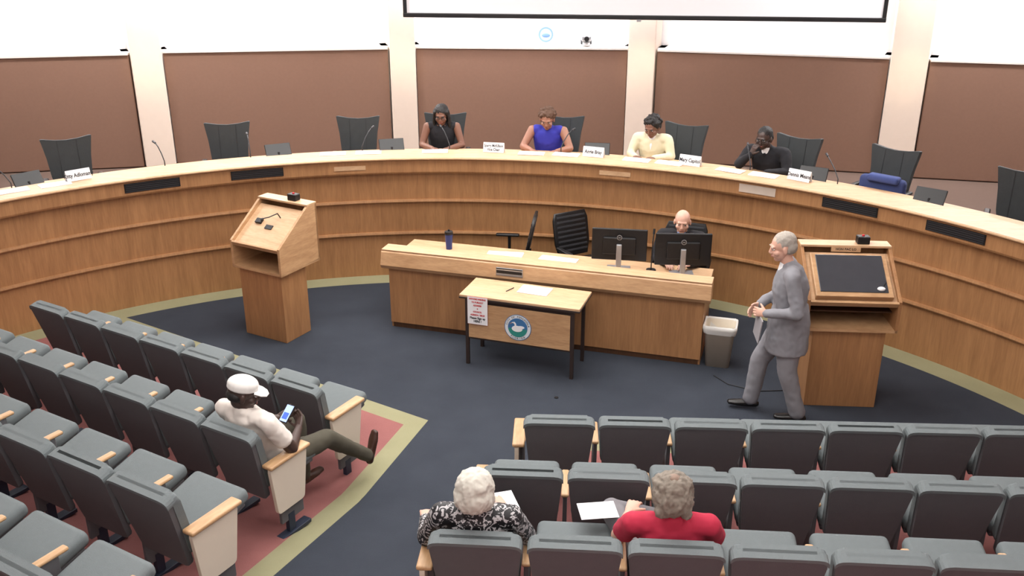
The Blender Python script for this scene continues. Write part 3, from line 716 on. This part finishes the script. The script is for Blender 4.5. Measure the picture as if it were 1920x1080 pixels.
# walking man
Jw=dict(P=(0,.0,.93),C=(0,.02,1.24),N=(0,.06,1.45),H=(0,.12,1.585),shL=(-.19,.035,1.39),shR=(.19,.035,1.39),elL=(-.27,-.03,1.10),elR=(.25,.04,1.12),
    wrL=(-.17,.21,1.05),wrR=(.06,.25,1.04),hipL=(-.09,0,.9),hipR=(.09,0,.9),knL=(-.10,-.02,.49),knR=(.10,.19,.50),anL=(-.10,-.15,.10),anR=(.10,.24,.10),toL=(-.10,.0,.06),toR=(.10,.42,.10),
    hfL=(.5,.8,-.1),hnL=(.8,-.4,-.3),hfR=(-.3,.7,-.5),hnR=(-.8,-.3,-.3))
person('walking_man',(2.37,7.43,0),math.radians(80),Jw,skin=sk_pale,top=c_suit,pants=c_suit,shoes=sh_black,hairm=h_silver,hair='short',head=(-8,12,0),sleeve='long',bulk=1.10,depth=1.1,legw=1.15,skirt=.26,shirt=m_paper,hs=1.06,tnoise=.010)
q=M();q.box((0,0,0),(.008,.17,.24),mat('folder_grey',(150,148,152),.7),.002,rot=(.25,0,0));q.box((.008,.01,0),(.003,.16,.23),m_paper,rot=(.25,0,0));q.build('paper_folder',(2.09,7.36,.90),math.radians(2))
# audience
ang=math.radians(-30.2)
person('seated_man',(-1.755,5.745,.10),ang,seated(P=(.0,.06,.51),C=(-.01,-.06,.79),N=(0,-.13,.975),H=(.01,-.11,1.085),shL=(-.2,-.11,.925),shR=(.2,-.11,.925),elL=(-.24,.06,.71),elR=(.27,.02,.67),wrL=(-.06,.25,.70),wrR=(.13,.25,.68),
    hfL=(.5,.6,.3),hnL=(.5,-.2,.7),hfR=(-.5,.6,.3),hnR=(-.5,-.3,.7),
    hipL=(-.09,.08,.5),hipR=(.1,.08,.5),knL=(-.06,.42,.60),anL=(-.05,.44,.12),toL=(-.05,.6,.05),knR=(.16,.50,.47),anR=(.17,.92,.10),toR=(.17,1.0,.3),upfR=(0,-.93,.36)),
    skin=sk_black,top=c_tee,pants=c_olive,shoes=sh_brown,hairm=h_black,hair='cap',head=(48,14,0),sleeve='short',bulk=1.06,curlh=.6,hs=1.04,tnoise=.012)
q=M();q.box((0,0,0),(.07,.14,.01),m_black,.004);q.box((0,0,.006),(.062,.125,.002),mat('phone_screen',(150,175,225),.3,emit=1.),rot=None);q.box((0,-.02,.0075),(.045,.05,.001),mat('phone_ui',(70,100,190),.3,emit=.6))
o=q.build('smartphone',(-1.60,5.93,.87),ang);o.rotation_euler=(math.radians(40),0,ang)
m,nt,b_=_base('cloth_black_white_print');N_=nt.nodes;tc=N_.new('ShaderNodeTexCoord');vo=N_.new('ShaderNodeTexNoise');vo.inputs['Scale'].default_value=22;vo.inputs['Distortion'].default_value=2.5;cr=N_.new('ShaderNodeValToRGB');cr.color_ramp.interpolation='CONSTANT';cr.color_ramp.elements[0].color=lin((24,24,28));cr.color_ramp.elements[1].position=.54;cr.color_ramp.elements[1].color=lin((190,188,190))
nt.links.new(tc.outputs['Object'],vo.inputs['Vector']);nt.links.new(vo.outputs['Fac'],cr.inputs[0]);nt.links.new(cr.outputs[0],b_.inputs['Base Color']);m_print=m
a3=math.radians(-4.3)
person('seated_woman',(-.185,4.39,.28),a3,seated(P=(0,.0,.52),C=(0,-.07,.80),N=(0,-.12,.95),H=(0,-.11,1.055),shL=(-.19,-.1,.90),shR=(.19,-.1,.90),elL=(-.3,.0,.66),elR=(.27,.05,.66),wrL=(-.33,.2,.64),wrR=(.12,.25,.70)),skin=sk_pale,top=m_print,pants=c_dark,shoes=sh_black,hairm=h_white,hair='bob',head=(8,10,0),sleeve='long',bulk=1.05,hs=1.08)
paper('held_document',(-.05,4.68,.99),.3,.15,.2,1)
person('seated_man',(.86,4.31,.28),a3,seated(P=(0,.0,.53),C=(0,-.06,.80),N=(0,-.10,.95),H=(-.01,-.07,1.06),shL=(-.2,-.08,.885),shR=(.2,-.08,.885),elL=(-.27,.1,.66),elR=(.27,.1,.66),wrL=(-.2,.3,.68),wrR=(.1,.3,.66),knL=(-.3,.40,.62),anL=(-.02,.52,.5),toL=(.16,.55,.48)),skin=sk_pale,top=c_red,pants=c_pgrey,shoes=sh_black,hairm=h_grey,hair='shaggy',head=(-4,12,0),sleeve='short',bulk=1.06,hs=1.08,tnoise=.009)
paper('held_document',(.50,4.62,.97),.15,.22,.16,1)
# ------------------------------------------------------------------ lights
def area(name,loc,size,power,target=None,col=(1,.975,.945),sy=None):
    l=bpy.data.lights.new(name,'AREA');l.energy=power;l.size=size;l.color=col
    if sy:l.shape='RECTANGLE';l.size_y=sy
    o=bpy.data.objects.new(name,l);COL.objects.link(o);o.location=loc
    if target is not None:o.rotation_euler=(V(target)-V(loc)).to_track_quat('-Z','Y').to_euler()
    return o
area('ceiling_light_stage',(-.5,9.,5.5),5.,360,sy=3.)
area('ceiling_light_audience',(0,4.5,5.5),6.,240,sy=3.)
area('ceiling_light_rear',(0,0,5.5),6.,150,sy=3.)
area('added_wall_wash_left',(-5.5,12.6,5.2),5.,400,(-5.7,13.9,2.9),(1,.98,.97),sy=.3)  # added lamps, left, middle and right, to whiten the upper stage wall
area('added_wall_wash_mid',(.2,13.75,5.3),6.,380,(.2,14.4,2.9),(1,.98,.97),sy=.25)  # added between screen and wall so the screen doesn't block it
area('added_wall_wash_right',(6.2,12.0,5.2),4.5,400,(6.5,13.1,2.9),(1,.98,.97),sy=.3)
for k in range(1,9,2):
    c=(WP[k]+WP[k+1])/2;l=bpy.data.lights.new('pilaster_spot','SPOT');l.energy=45;l.color=(1,.82,.5);l.spot_size=math.radians(26);l.spot_blend=1.;l.shadow_soft_size=.05
    o=bpy.data.objects.new('pilaster_spot',l);COL.objects.link(o);o.location=(c.x*.93,c.y-1.6,3.1);o.rotation_euler=(V((c.x,c.y,2.05))-o.location).to_track_quat('-Z','Y').to_euler()
w=bpy.data.worlds.new('w');sc.world=w;w.use_nodes=True;w.node_tree.nodes['Background'].inputs[0].default_value=(.9,.93,1,1);w.node_tree.nodes['Background'].inputs[1].default_value=.4
# ------------------------------------------------------------------ camera
cd=bpy.data.cameras.new('camera');cd.lens=1780/1920*36;cd.sensor_width=36;co=bpy.data.objects.new('camera',cd);COL.objects.link(co)
co.location=(0,0,4.23);co.rotation_euler=(math.radians(68),0,0);sc.camera=co
